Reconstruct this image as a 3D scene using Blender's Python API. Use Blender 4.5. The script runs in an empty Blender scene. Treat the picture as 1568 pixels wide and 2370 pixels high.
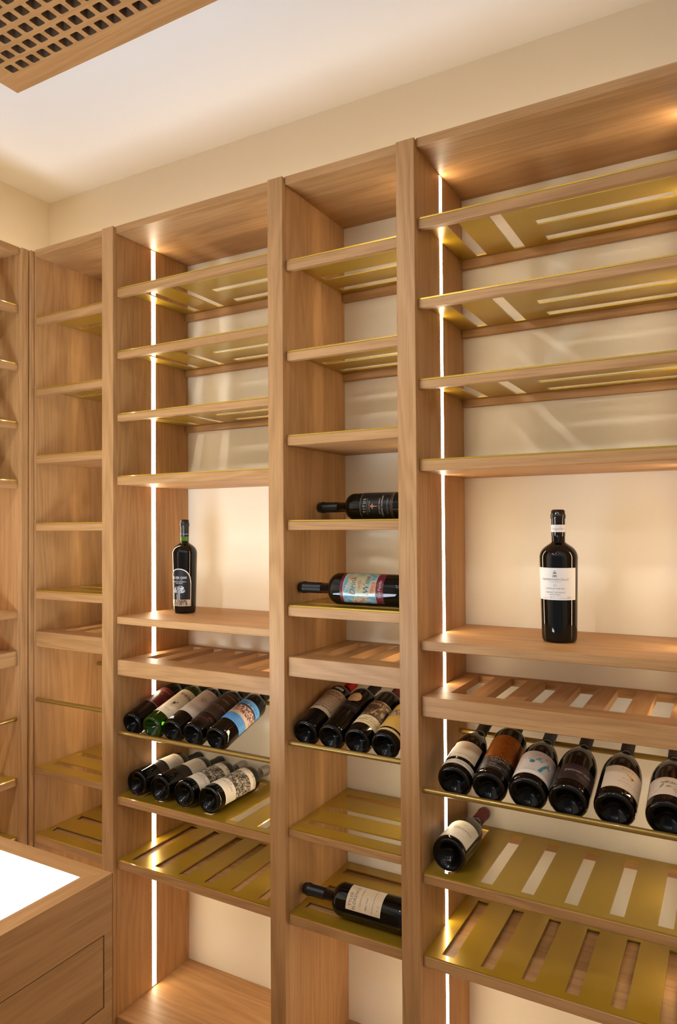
import bpy, math, random
from mathutils import Matrix, Vector, Euler

C = bpy.context.scene.collection
sc = bpy.context.scene
random.seed(7)
PI = math.pi

# ------------------------------------------------------------------ camera
cam_d = bpy.data.cameras.new('camera')
cam = bpy.data.objects.new('camera', cam_d)
C.objects.link(cam)
FW = Vector((-0.48784, 0.87274, 0.01865))
YAW, PITCH, ROLL = math.radians(29.198748), math.radians(1.068422), math.radians(-0.361032)
fw = Vector((-math.sin(YAW) * math.cos(PITCH), math.cos(YAW) * math.cos(PITCH), math.sin(PITCH)))
rt = fw.cross(Vector((0, 0, 1))).normalized()
up = rt.cross(fw)
r2 = rt * math.cos(ROLL) + up * math.sin(ROLL)
u2 = up * math.cos(ROLL) - rt * math.sin(ROLL)
m = Matrix((r2, u2, -fw)).transposed().to_4x4()
m.translation = Vector((0, -1.585, 1.60))
cam.matrix_world = m
cam_d.sensor_fit = 'HORIZONTAL'
cam_d.sensor_width = 36.0
cam_d.lens = 1641.828 / 1568.0 * 36.0
cam_d.clip_start = 0.02
sc.camera = cam

# ------------------------------------------------------- world and exposure
w = bpy.data.worlds.new('world')
sc.world = w
w.use_nodes = True
bg = w.node_tree.nodes['Background']
bg.inputs[0].default_value = (0.93, 0.96, 1.0, 1)
bg.inputs[1].default_value = 0.25
sc.view_settings.view_transform = 'Standard'
sc.view_settings.look = 'None'
sc.view_settings.exposure = -0.05
sc.view_settings.gamma = 1.0
sc.view_settings.use_curve_mapping = False
sc.cycles.max_bounces = 8
sc.cycles.diffuse_bounces = 5
sc.cycles.glossy_bounces = 4
sc.cycles.transmission_bounces = 6
sc.cycles.caustics_reflective = False
sc.cycles.caustics_refractive = False
sc.cycles.sample_clamp_indirect = 4.0
sc.cycles.use_denoising = True

LED_COL, LED_POW = (1.0, 0.82, 0.57), 31.0
COVE_COL, COVE_POW = (1.0, 0.70, 0.36), 12.5
PANEL_COL, PANEL_POW = (0.76, 0.88, 1.0), 19.0
SPOT_COL, SPOT_POW = (1.0, 0.96, 0.92), 3.2

# ---------------------------------------------------------------- materials
def newmat(name):
    mt = bpy.data.materials.new(name)
    mt.use_nodes = True
    nt = mt.node_tree
    return mt, nt, nt.nodes['Principled BSDF']

def N(nt, t, **kw):
    n = nt.nodes.new(t)
    for k, v in kw.items():
        setattr(n, k, v)
    return n

def plain(name, col, rough=0.5, metal=0.0, spec=0.5, coat=0.0):
    mt, nt, b = newmat(name)
    b.inputs['Base Color'].default_value = (*col, 1)
    b.inputs['Roughness'].default_value = rough
    b.inputs['Metallic'].default_value = metal
    b.inputs['Specular IOR Level'].default_value = spec
    b.inputs['Coat Weight'].default_value = coat
    return mt

def emit(name, col, power):
    mt, nt, b = newmat(name)
    b.inputs['Base Color'].default_value = (0.8, 0.8, 0.8, 1)
    b.inputs['Emission Color'].default_value = (*col, 1)
    b.inputs['Emission Strength'].default_value = power
    return mt

def wood(name, axis, dark=(0.325, 0.165, 0.060), mid=(0.425, 0.224, 0.086), light=(0.51, 0.288, 0.124), ring=0.30):
    mt, nt, b = newmat(name)
    tc = N(nt, 'ShaderNodeTexCoord')
    oi = N(nt, 'ShaderNodeObjectInfo')
    mul = N(nt, 'ShaderNodeMath', operation='MULTIPLY')
    mul.inputs[1].default_value = 37.0
    nt.links.new(oi.outputs['Random'], mul.inputs[0])
    add = N(nt, 'ShaderNodeVectorMath', operation='ADD')
    nt.links.new(tc.outputs['Object'], add.inputs[0])
    nt.links.new(mul.outputs[0], add.inputs[1])
    def noise(along, across, detail, rough, dist=0.0):
        mp = N(nt, 'ShaderNodeMapping')
        s = [across] * 3
        s[axis] = along
        mp.inputs['Scale'].default_value = s
        nt.links.new(add.outputs[0], mp.inputs[0])
        n = N(nt, 'ShaderNodeTexNoise')
        n.inputs['Scale'].default_value = 1.0
        n.inputs['Detail'].default_value = detail
        n.inputs['Roughness'].default_value = rough
        n.inputs['Distortion'].default_value = dist
        nt.links.new(mp.outputs[0], n.inputs['Vector'])
        return n.outputs['Fac']
    broad = noise(0.55, 6.5, 3, 0.5, 0.4)
    fine = noise(3.0, 95, 4, 0.65)
    pores = noise(9.0, 330, 2, 0.6)
    # growth rings: contour lines of the broad noise
    k = N(nt, 'ShaderNodeMath', operation='MULTIPLY'); k.inputs[1].default_value = 95.0
    nt.links.new(broad, k.inputs[0])
    sn = N(nt, 'ShaderNodeMath', operation='SINE')
    nt.links.new(k.outputs[0], sn.inputs[0])
    rg = N(nt, 'ShaderNodeMapRange')
    rg.inputs[1].default_value = -1; rg.inputs[2].default_value = 1
    nt.links.new(sn.outputs[0], rg.inputs[0])
    def mixf(a, bq, f):
        mx = N(nt, 'ShaderNodeMix', data_type='FLOAT')
        mx.inputs[0].default_value = f
        nt.links.new(a, mx.inputs[2]); nt.links.new(bq, mx.inputs[3])
        return mx.outputs[0]
    v = mixf(broad, fine, 0.32)
    v = mixf(v, rg.outputs[0], ring * 0.5)
    ramp = N(nt, 'ShaderNodeValToRGB')
    e = ramp.color_ramp.elements
    e[0].position = 0.28; e[0].color = (*dark, 1)
    e[1].position = 0.72; e[1].color = (*light, 1)
    el = ramp.color_ramp.elements.new(0.5); el.color = (*mid, 1)
    nt.links.new(v, ramp.inputs[0])
    pr = N(nt, 'ShaderNodeMapRange')
    pr.inputs[1].default_value = 0.36; pr.inputs[2].default_value = 0.50
    pr.inputs[3].default_value = 0.86; pr.inputs[4].default_value = 1.0
    nt.links.new(pores, pr.inputs[0])
    mc = N(nt, 'ShaderNodeMix', data_type='RGBA', blend_type='MULTIPLY')
    mc.inputs[0].default_value = 1.0
    nt.links.new(ramp.outputs[0], mc.inputs[6]); nt.links.new(pr.outputs[0], mc.inputs[7])
    nt.links.new(mc.outputs[2], b.inputs['Base Color'])
    b.inputs['Roughness'].default_value = 0.46
    b.inputs['Specular IOR Level'].default_value = 0.35
    bp = N(nt, 'ShaderNodeBump')
    bp.inputs['Strength'].default_value = 0.10
    bp.inputs['Distance'].default_value = 0.001
    nt.links.new(pores, bp.inputs['Height'])
    nt.links.new(bp.outputs[0], b.inputs['Normal'])
    return mt

WX, WY, WZ = wood('oak_grain_x', 0), wood('oak_grain_y', 1), wood('oak_grain_z', 2)

def brass(name, col=(0.50, 0.345, 0.085), rough=0.33, axis=0, coat=0.7):
    mt, nt, b = newmat(name)
    tc = N(nt, 'ShaderNodeTexCoord')
    mp = N(nt, 'ShaderNodeMapping')
    s = [600.0] * 3; s[axis] = 5.0
    mp.inputs['Scale'].default_value = s
    n = N(nt, 'ShaderNodeTexNoise'); n.inputs['Scale'].default_value = 1.0; n.inputs['Detail'].default_value = 2
    nt.links.new(tc.outputs['Object'], mp.inputs[0]); nt.links.new(mp.outputs[0], n.inputs['Vector'])
    mr = N(nt, 'ShaderNodeMapRange'); mr.inputs[3].default_value = rough - 0.05; mr.inputs[4].default_value = rough + 0.07
    nt.links.new(n.outputs['Fac'], mr.inputs[0]); nt.links.new(mr.outputs[0], b.inputs['Roughness'])
    b.inputs['Base Color'].default_value = (*col, 1)
    b.inputs['Metallic'].default_value = 0.50
    b.inputs['Coat Weight'].default_value = coat
    b.inputs['Coat Roughness'].default_value = 0.05
    return mt

BRASS = brass('brushed_brass', (.46, .285, .022), .30)
ROD = brass('brass_rod', (0.31, 0.19, 0.032), 0.30)
DARKROD = plain('dark_rod', (0.05, 0.035, 0.02), 0.4, 0.6)  # much darker base colour than the brass rods

def paint(name, col, rough=0.6, spec=0.3):
    mt, nt, b = newmat(name)
    tc = N(nt, 'ShaderNodeTexCoord')
    n = N(nt, 'ShaderNodeTexNoise'); n.inputs['Scale'].default_value = 180; n.inputs['Detail'].default_value = 3
    nt.links.new(tc.outputs['Object'], n.inputs['Vector'])
    bp = N(nt, 'ShaderNodeBump'); bp.inputs['Strength'].default_value = 0.04; bp.inputs['Distance'].default_value = 0.002
    nt.links.new(n.outputs['Fac'], bp.inputs['Height']); nt.links.new(bp.outputs[0], b.inputs['Normal'])
    b.inputs['Base Color'].default_value = (*col, 1)
    b.inputs['Roughness'].default_value = rough
    b.inputs['Specular IOR Level'].default_value = spec
    return mt

WALLP = paint('cream_paint', (0.83, 0.74, 0.59))
CEILP = paint('white_paint', (0.80, 0.79, 0.78), 0.8, 0.1)
DARK = plain('black_void', (0.012, 0.010, 0.009), 0.8)
SHADOWGAP = plain('gap_shade', (0.06, 0.035, 0.018), 0.8)  # dark carcass colour that puts shade into the drawer gaps
LED = emit('led_diffuser', LED_COL, LED_POW)
COVE = emit('cove_led', COVE_COL, COVE_POW)
PANEL = emit('light_box_acrylic', PANEL_COL, PANEL_POW)

# ------------------------------------------------------------ mesh builders
class MB:
    def __init__(self):
        self.v = []; self.f = []; self.m = []; self.sm = []
    def add(self, verts, faces, mi=0, smooth=False):
        o = len(self.v)
        self.v += [tuple(p) for p in verts]
        for q in faces:
            self.f.append(tuple(i + o for i in q)); self.m.append(mi); self.sm.append(smooth)
        return self
    def box(self, x0, x1, y0, y1, z0, z1, c=0.0008, mi=0):
        c = min(c, (x1 - x0) * .3, (y1 - y0) * .3, (z1 - z0) * .3)
        V = []; idx = {}
        X = (x0, x1); Y = (y0, y1); Z = (z0, z1)
        for i in (0, 1):
            for j in (0, 1):
                for k in (0, 1):
                    sx, sy, sz = (c if i == 0 else -c), (c if j == 0 else -c), (c if k == 0 else -c)
                    for ax, p in enumerate(((X[i], Y[j] + sy, Z[k] + sz), (X[i] + sx, Y[j], Z[k] + sz), (X[i] + sx, Y[j] + sy, Z[k]))):
                        idx[(i, j, k, ax)] = len(V); V.append(p)
        F = []
        g = lambda i, j, k, a: idx[(i, j, k, a)]
        for s in (0, 1):
            q = [g(s, 0, 0, 0), g(s, 1, 0, 0), g(s, 1, 1, 0), g(s, 0, 1, 0)]; F.append(q if s else q[::-1])
            q = [g(0, s, 0, 1), g(0, s, 1, 1), g(1, s, 1, 1), g(1, s, 0, 1)]; F.append(q if s else q[::-1])
            q = [g(0, 0, s, 2), g(1, 0, s, 2), g(1, 1, s, 2), g(0, 1, s, 2)]; F.append(q if s else q[::-1])
        for a in (0, 1):
            for b in (0, 1):
                q = [g(a, b, 0, 0), g(a, b, 1, 0), g(a, b, 1, 1), g(a, b, 0, 1)]; F.append(q if (a + b) % 2 else q[::-1])
                q = [g(a, 0, b, 0), g(a, 1, b, 0), g(a, 1, b, 2), g(a, 0, b, 2)]; F.append(q[::-1] if (a + b) % 2 else q)
                q = [g(0, a, b, 1), g(1, a, b, 1), g(1, a, b, 2), g(0, a, b, 2)]; F.append(q if (a + b) % 2 else q[::-1])
        for i in (0, 1):
            for j in (0, 1):
                for k in (0, 1):
                    q = [g(i, j, k, 0), g(i, j, k, 1), g(i, j, k, 2)]; F.append(q if (i + j + k) % 2 else q[::-1])
        return self.add(V, F, mi)
    def slotted(self, x0, x1, y0, y1, z0, z1, holes, mi=0):
        xs = sorted({x0, x1, *[h[0] for h in holes], *[h[1] for h in holes]})
        ys = sorted({y0, y1, *[h[2] for h in holes], *[h[3] for h in holes]})
        def full(i, j):
            if not (0 <= i < len(xs) - 1 and 0 <= j < len(ys) - 1): return False
            cx, cy = (xs[i] + xs[i + 1]) / 2, (ys[j] + ys[j + 1]) / 2
            return not any(h[0] < cx < h[1] and h[2] < cy < h[3] for h in holes)
        vid = {}
        V = []; F = []
        def vv(i, j, k):
            if (i, j, k) not in vid:
                vid[(i, j, k)] = len(V); V.append((xs[i], ys[j], z1 if k else z0))
            return vid[(i, j, k)]
        for i in range(len(xs) - 1):
            for j in range(len(ys) - 1):
                if not full(i, j): continue
                F.append((vv(i, j, 1), vv(i + 1, j, 1), vv(i + 1, j + 1, 1), vv(i, j + 1, 1)))
                F.append((vv(i, j, 0), vv(i, j + 1, 0), vv(i + 1, j + 1, 0), vv(i + 1, j, 0)))
                if not full(i - 1, j): F.append((vv(i, j, 0), vv(i, j, 1), vv(i, j + 1, 1), vv(i, j + 1, 0)))
                if not full(i + 1, j): F.append((vv(i + 1, j, 0), vv(i + 1, j + 1, 0), vv(i + 1, j + 1, 1), vv(i + 1, j, 1)))
                if not full(i, j - 1): F.append((vv(i, j, 0), vv(i + 1, j, 0), vv(i + 1, j, 1), vv(i, j, 1)))
                if not full(i, j + 1): F.append((vv(i, j + 1, 0), vv(i, j + 1, 1), vv(i + 1, j + 1, 1), vv(i + 1, j + 1, 0)))
        return self.add(V, F, mi)
    def lathe(self, prof, n=36, mi=0, smooth=True):
        V = []; F = []; rings = []
        for r, z in prof:
            if r < 1e-6:
                rings.append([len(V)]); V.append((0, 0, z))
            else:
                rings.append(list(range(len(V), len(V) + n)))
                V += [(r * math.cos(2 * PI * i / n), r * math.sin(2 * PI * i / n), z) for i in range(n)]
        for a, b in zip(rings, rings[1:]):
            for i in range(n):
                j = (i + 1) % n
                if len(a) == 1 and len(b) == 1: continue
                if len(a) == 1: F.append((a[0], b[j], b[i]))
                elif len(b) == 1: F.append((a[i], a[j], b[0]))
                else: F.append((a[i], a[j], b[j], b[i]))
        return self.add(V, F, mi, smooth)
    def rod(self, x0, x1, y, z, r, n=16, mi=0):
        V = []
        for x, rr in ((x0, r * .0 + r), (x1, r)):
            V += [(x, y + rr * math.cos(2 * PI * i / n), z + rr * math.sin(2 * PI * i / n)) for i in range(n)]
        self.add(V, [(i, (i + 1) % n, n + (i + 1) % n, n + i) for i in range(n)], mi, True)
        return self.add(V, [tuple(range(n))[::-1], tuple(range(n, 2 * n))], mi)
    def build(self, name, mats, parent=None, base=(0, 0, 0)):
        me = bpy.data.meshes.new(name)
        b = Vector(base)
        me.from_pydata([tuple(Vector(p) - b) for p in self.v], [], self.f)
        mats = mats if isinstance(mats, (list, tuple)) else [mats]
        for q in mats: me.materials.append(q)
        me.polygons.foreach_set('material_index', self.m)
        me.polygons.foreach_set('use_smooth', self.sm)
        me.update()
        o = bpy.data.objects.new(name, me)
        C.objects.link(o)
        if parent is not None: o.parent = parent
        else: o.location = b
        return o

def tag(o, label=None, cat=None, group=None, kind=None):
    for k, v in (('label', label), ('category', cat), ('group', group), ('kind', kind)):
        if v: o[k] = v
    return o

class Thing:
    """An Empty at the thing's base; its parts are written in the bay's own frame."""
    def __init__(self, name, label, cat, base, group=None, frame=None):
        self.base = Vector(base)
        self.e = bpy.data.objects.new(name, None)
        C.objects.link(self.e)
        self.e.empty_display_size = 0.05
        fr = frame or Matrix.Identity(4)
        self.e.matrix_world = fr @ Matrix.Translation(self.base)
        tag(self.e, label, cat, group)
    def part(self, name, mb, mats, parent=None):
        return mb.build(name, mats, parent or self.e, self.base)

# ---------------------------------------------------------------- room shell
YW, XW, ZC = 0.3300, -2.4005, 2.907
XR, YF = 2.2, -4.2
GX0, GX1, GY0, GY1 = -1.8480, -0.5100, -1.3760, -0.2235     # ceiling grille
tag(MB().box(XW - .12, XR + .12, YW, YW + .12, 0, ZC + .1, 0).build('wall_back', WALLP), kind='structure')
tag(MB().box(XW - .12, XW, YF, YW, 0, ZC + .1, 0).build('wall_left', WALLP), kind='structure')
tag(MB().box(XR, XR + .12, YF, YW, 0, ZC + .1, 0).build('wall_right', WALLP), kind='structure')
tag(MB().slotted(XW, XR, YF, YW, ZC, ZC + .1, [(GX0 + .04, GX1 - .04, GY0 + .04, GY1 - .04)]).build('ceiling', CEILP), kind='structure')
fl = MB()
tag(MB().box(XW - .12, XR + .12, YF, YW + .12, -.12, 0, 0).build('floor', wood('oak_floor', 1, (0.22, .13, .065), (.33, .21, .11), (.42, .28, .16))), kind='structure')

# ------------------------------------------------------------ the bookcase
ZL = {'B1': (2.3165, 2.3405), 'B2': (2.1230, 2.1440), 'B3': (1.9276, 1.9482), 'B4': (1.7290, 1.7540), 'B5': (1.2993, 1.3215), 'BR': (1.1415, 1.1890),
      'BG1': (.7452, .7678), 'BG2': (.5485, .5740), 'C1': (2.2848, 2.3090), 'C2': (2.0411, 2.0640), 'C3': (1.8140, 1.8382), 'C4': (1.5879, 1.6112),
      'C5': (1.3592, 1.3850), 'CR': (1.2000, 1.2512), 'CG1': (.7760, .7961), 'CG2': (.5470, .5730)}
ZFL, ZTOP, ZRAIL, ZPOST = 0.1025, 2.5163, 2.5375, 2.5350
DEP = 0.3290
XA, XB, XC, XD, XE = -2.0548, -1.6744, -1.0440, -0.6627, -0.0322
PW = 0.0485
I4 = Matrix.Identity(4)
LF = Matrix.Translation((-2.0830, -0.0450 - .5820, 0)) @ Matrix.Rotation(PI / 2, 4, 'Z')
LEDY0, LEDY1 = 0.1510, 0.1690

WHERE = {'A': 'narrow corner bay', 'B': 'wide left bay', 'C': 'narrow middle bay', 'D': 'wide right bay', 'L': 'left wall bay'}
BAY = {'A': (XA, XB - PW, I4, DEP), 'B': (XB, XC - PW, I4, DEP), 'C': (XC, XD - PW, I4, DEP), 'D': (XD, XE - PW, I4, DEP), 'L': (0.0, 0.582, LF, 0.3160)}

def unit(k, post_l, post_r, leds, label):
    x0, x1, fr, dep = BAY[k]
    t = Thing('shelving_unit', label, 'shelving unit', ((x0 + x1) / 2, dep / 2, 0), 'oak shelving units', fr)
    h = PW / 2 - .0001
    t.part('side_panel', MB().box(x0 - h, x0, .0004, dep, 0, ZTOP + .020), WZ)
    t.part('side_panel', MB().box(x1, x1 + h, .0004, dep, 0, ZTOP + .020), WZ)
    t.part('top_panel', MB().box(x0, x1, .0185, dep, ZTOP, ZTOP + .020), WX)
    t.part('top_rail', MB().box(x0 + .0003, x1 - .0003, -.004, .0185, ZTOP - .0008, ZRAIL), WX)
    t.part('base_board', MB().box(x0 + .0003, x1 - .0003, -.002, dep, ZFL - .028, ZFL), WX)
    t.part('plinth', MB().box(x0, x1, .03, .05, 0, ZFL - .028), WX)
    for a, b in (post_l, post_r):
        if b > a: t.part('post', MB().box(a, b, -.0155, 0, 0, ZPOST, .0012), WZ)
    for side in leds:
        if side == 'l': q = (x0 - .008, x0 + .0004)
        else: q = (x1 - .0004, x1 + .008)
        o = t.part('light_strip', MB().box(q[0], q[1], LEDY0, LEDY1, ZFL + .004, ZTOP - .003, .0002), LED)
        o['label'] = 'bright white vertical light strip'
    return t

N0 = (0, 0)
unit('A', (-2.0740, -2.0614), N0, 'r', 'narrow oak shelving unit in the room corner with nothing on its shelves')
unit('B', (XB - PW, XB), N0, 'lr', 'wide oak shelving unit holding the dark-labelled standing bottle and two rows of bottles')
unit('C', (XC - PW, XC), N0, 'r', 'narrow oak shelving unit with three bottles lying sideways and four slanted ones')
unit('D', (XD - PW, XD), (XE - PW, XE), 'lr', 'wide oak shelving unit at right with white-labelled standing bottle and six slanted bottles')
unit('L', (-PW, 0), (.582, .6085), 'lr', 'oak shelving unit on the left wall, cut by the left edge of the picture')

ORD = {1: 'uppermost', 2: 'second from the top', 3: 'third from the top', 4: 'fourth from the top', 5: 'fifth from the top'}
GOLDG = 'brass-topped oak shelves'

def yslots(w, first=0, n=6):
    return [(.039 + .0946 * i, .069 + .0946 * i, .022, .302) for i in range(first, first + n)]
def xslots(a, b):
    return [(a, b, .046, .076), (a, b, .151, .181), (a, b, .258, .288)]

def shelf(k, key, label, solid=False, lower=False):
    x0, x1, fr, dep = BAY[k]
    zb, zt = ZL[key]
    w = x1 - x0
    t = Thing('brass_shelf', label, 'shelf', ((x0 + x1) / 2, dep / 2, zb), GOLDG, fr)
    e = .0006
    if k in 'AC': hol = xslots(.0195, w - .0195)
    elif lower: hol = yslots(w)
    else: hol = [(.050, .080, .022, .302), (.155, .185, .022, .302)] + xslots(.247, w - .026)
    hol = [(x0 + a, x0 + b, c, min(d, dep - .02)) for a, b, c, d in hol]
    t.part('brass_plate', MB().slotted(x0 + e, x1 - e, .0016, dep - .0008, zt, zt + .0036, hol), BRASS)
    if solid:
        t.part('front_lip', MB().box(x0 + e, x1 - e, .0006, .0200, zb, zt - .0001, .0012), WX)
        t.part('board', MB().box(x0 + e, x1 - e, .0201, dep - .0008, zb, zt - .0050, .0003), WX)
    else:
        t.part('front_lip', MB().box(x0 + e, x1 - e, .0006, .0200, zb, zt - .0001, .0015), WX)
        t.part('back_rail', MB().box(x0 + e, x1 - e, dep - .016, dep - .0008, zb - .001, zt, .0008), WX)
    return t

for k, src, n in (('A', 'C', 5), ('B', 'B', 4), ('C', 'C', 5), ('D', 'B', 4), ('L', 'B', 4)):
    for i in range(1, n + 1):
        solid = (src == 'B' and i == 4) or (src == 'C' and i == 3)
        word = 'solid oak shelf with brass top' if solid else 'slotted brass shelf with oak lip'
        shelf(k, src + str(i), f'{word}, {ORD[i]} in the {WHERE[k]}', solid)
for k, src in (('A', 'C'), ('B', 'B'), ('C', 'C'), ('D', 'B'), ('L', 'B')):
    shelf(k, src + 'G1', f'slotted brass rack with oak lip, upper one below the rods, {WHERE[k]}', False, True)
    shelf(k, src + 'G2', f'slotted brass rack on solid oak, lower one below the rods, {WHERE[k]}', True, True)

def rack(k, key):
    x0, x1, fr, dep = BAY[k]
    zb, zt = ZL[key]
    w = x1 - x0
    t = Thing('slatted_rack', f'deep-fronted slatted oak rack in the {WHERE[k]}', 'rack', ((x0 + x1) / 2, dep / 2, zb), 'slatted oak racks', fr)
    e = .0015
    n = 6 if w > .5 else 3
    off = (w - (n - 1) * .089 - .044) / 2
    sl = [(x0 + off + .089 * i, x0 + off + .089 * i + .044) for i in range(n)]
    t.part('front_board', MB().box(x0 + e, x1 - e, .0006, .0165, zb, zt, .0014), WX)
    z0, z1 = zt - .022, zt - .0022
    t.part('front_bar', MB().box(x0 + e, x1 - e, .0166, .0770, z0, z1, .0006), WX)
    t.part('back_bar', MB().box(x0 + e, x1 - e, .3010, dep - .0010, z0, z1, .0006), WX)
    edges = [x0 + e] + [q for s in sl for q in s] + [x1 - e]
    for i in range(0, len(edges), 2):
        t.part('slat', MB().box(edges[i], edges[i + 1], .0770, .3010, z0, z1, .0006), WY)
    return t
for k, key in (('A', 'CR'), ('B', 'BR'), ('C', 'CR'), ('D', 'BR'), ('L', 'BR')): rack(k, key)

for k, lb in (('B', 'plain oak display shelf under the dark-labelled standing bottle'), ('D', 'plain oak display shelf under the white-labelled standing bottle'),
              ('L', 'plain oak display shelf in the bay on the left wall')):
    x0, x1, fr, dep = BAY[k]
    zb, zt = ZL['B5']
    t = Thing('display_shelf', lb, 'shelf', ((x0 + x1) / 2, dep / 2, zb), 'plain oak display shelves', fr)
    t.part('board', MB().box(x0 + .0006, x1 - .0006, 0, dep - .0008, zb, zt, .0012), WX)

ZR = {'A': 1.0225, 'B': .9640, 'C': 1.0220, 'D': .9640, 'L': .9640}
for k in 'ABCDL':
    x0, x1, fr, dep = BAY[k]
    z = ZR[k]
    t = Thing('bottle_rail', f'pair of brass bottle rods in the {WHERE[k]}', 'rail', ((x0 + x1) / 2, .0085, z), 'brass bottle rails', fr)
    t.part('front_rod', MB().rod(x0 + .0004, x1 - .0004, .0085, z, .0068), ROD)
    t.part('back_rod', MB().rod(x0 + .0004, x1 - .0004, .2702, z + .0755, .0068), ROD)
    o = t.part('support_rod', MB().rod(x0 + .0004, x1 - .0004, .0500, z - (.0142 if k in 'DAL' else .0122), .0042), DARKROD)
    o['label'] = 'thin dark rod just behind the front rod'

# cove light lines lying on top of the units, throwing light up the wall
for x0, x1, fr, lb, n in ((-2.36, XE, I4, 'warm light line hidden on top of the long run of shelving', 1), (-.04, .81, LF, 'warm light line hidden on top of the left wall shelving', 2)):
    t = Thing('cove_light', lb, 'light', ((x0 + x1) / 2, .20, ZTOP + .020), 'cove lights', fr)
    t.part('profile', MB().box(x0, x1, .190, .216, ZTOP + .0202, ZTOP + .030), plain('alu_profile', (.5, .5, .5), .4, .8))
    t.part('diffuser', MB().box(x0, x1, .194, .212, ZTOP + .030, ZTOP + .034), COVE)

# ------------------------------------------------------------ ceiling grille
GZ0, GZ1 = 2.8930, 2.9430
pit, hs, hr = .0446, .0288, .0045
t = Thing('ceiling_grille', 'oak ceiling grille panel with rows of small square holes', 'grille', ((GX0 + GX1) / 2, (GY0 + GY1) / 2, GZ0))
nx, ny = 27, 23
gx, gy = -1.7631 - pit / 2, -.3050 + pit / 2
ax1, ay0 = gx + nx * pit, gy - ny * pit
t.part('border', MB().slotted(GX0, GX1, GY0, GY1, GZ0, GZ1, [(gx, ax1, ay0, gy)]), WX)
g = MB()
def hole_ring(cx, cy, h, r, n=3):
    pts = []
    for qx, qy, a0 in ((1, 1, 0), (-1, 1, PI / 2), (-1, -1, PI), (1, -1, 1.5 * PI)):
        for i in range(n + 1):
            a = a0 + PI / 2 * i / n
            pts.append((cx + qx * (h - r) + r * math.cos(a), cy + qy * (h - r) + r * math.sin(a)))
    return pts
for i in range(nx):
    for j in range(ny):
        cx, cy = gx + (i + .5) * pit, gy - (j + .5) * pit
        out = [(cx + pit / 2, cy + pit / 2), (cx - pit / 2, cy + pit / 2), (cx - pit / 2, cy - pit / 2), (cx + pit / 2, cy - pit / 2)]
        hole = hole_ring(cx, cy, hs / 2, hr)
        nh = len(hole)
        V = [(*p, GZ0) for p in out] + [(*p, GZ0) for p in hole] + [(*p, GZ1) for p in hole]
        F = []
        for c in range(4):
            ids = [4 + c * 4 + q for q in range(4)]
            for q in range(3): F.append((c, ids[q + 1], ids[q]))
            nxt = (c + 1) % 4
            F.append((c, nxt, 4 + nxt * 4, ids[3]))
        for q in range(nh):
            F.append((4 + q, 4 + (q + 1) % nh, 4 + nh + (q + 1) % nh, 4 + nh + q))
        g.add(V, F[:-nh]); g.add(V, F[-nh:], 1)
t.part('perforated_panel', g, [WX, plain('shaded_hole_wall', (.17, .10, .058), .7)])  # hole walls coloured dark to paint the shade inside them
o = t.part('void_backing', MB().box(GX0 + .045, GX1 - .045, GY0 + .045, GY1 - .045, GZ1 + .0205, GZ1 + .06, 0), DARK)  # black box added behind the holes so they read as dark void

# ------------------------------------------------------------ island counter
IX1, IX0, IY1, IY0, IZ = -1.1095, -1.7100, -.5460, -1.9500, .9000
t = Thing('island_counter', 'oak island counter with glowing white top panel, at the lower left', 'counter', ((IX0 + IX1) / 2, (IY0 + IY1) / 2, 0))
t.part('carcass', MB().box(IX0 + .019, IX1 - .019, IY0 + .019, IY1 - .001, .08, IZ - .022), SHADOWGAP)
t.part('back_panel', MB().box(IX0, IX1, IY1 - .0009, IY1, .06, IZ - .0014, 0), WX)
fx0, fx1 = IX1 - .0185, IX1
dy = [-.5675 - .452 * i for i in range(4)]
dz = [(.6426, .7870), (.4560, .6000), (.2700, .4140)]
f = MB()
f.slotted(-IY1 - 0, -IY0,   .06, IZ - .0014, 0, .0185, [(-dy[c], -dy[c] + .424, a - .0, b) for c in range(3) for a, b in dz])
f.v = [(fx0 + p[2], -p[0], p[1]) for p in f.v]
f.f = [tuple(reversed(q)) for q in f.f]
t.part('face_frame', f, WY)
t.part('left_panel', MB().box(IX0, IX0 + .0185, IY0, IY1 - .001, .06, IZ - .0014), WY)
for c in range(3):
    for a, b in dz:
        t.part('drawer', MB().box(fx0, fx1 - .0002, dy[c] - .424 + .0026, dy[c] - .0026, a + .0026, b - .0026, .0010), WY)
LX0, LX1, LY1, LY0 = IX0 + .0445, -1.1540, -.5900, IY0 + .0445
def quadprism(pts, z0, z1):
    n = len(pts)
    mb = MB()
    mb.add([(*p, z0) for p in pts] + [(*p, z1) for p in pts], [tuple(range(n))[::-1], tuple(range(n, 2 * n))] + [(i, (i + 1) % n, n + (i + 1) % n, n + i) for i in range(n)])
    return mb
zt0, zt1 = IZ - .0012, IZ
t.part('top_border', quadprism([(IX0, IY1), (LX0, LY1), (LX1, LY1), (IX1, IY1)], zt0, zt1), WX)
t.part('top_border', quadprism([(IX1, IY1), (LX1, LY1), (LX1, LY0), (IX1, IY0)], zt0, zt1), WY)
t.part('top_border', quadprism([(IX1, IY0), (LX1, LY0), (LX0, LY0), (IX0, IY0)], zt0, zt1), WX)
t.part('top_border', quadprism([(IX0, IY0), (LX0, LY0), (LX0, LY1), (IX0, IY1)], zt0, zt1), WY)
o = t.part('light_panel', MB().box(LX0 + .0004, LX1 - .0004, LY0 + .0004, LY1 - .0004, IZ - .018, IZ - .0006, 0), PANEL)
o['label'] = 'glowing white panel set into the top'

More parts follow.
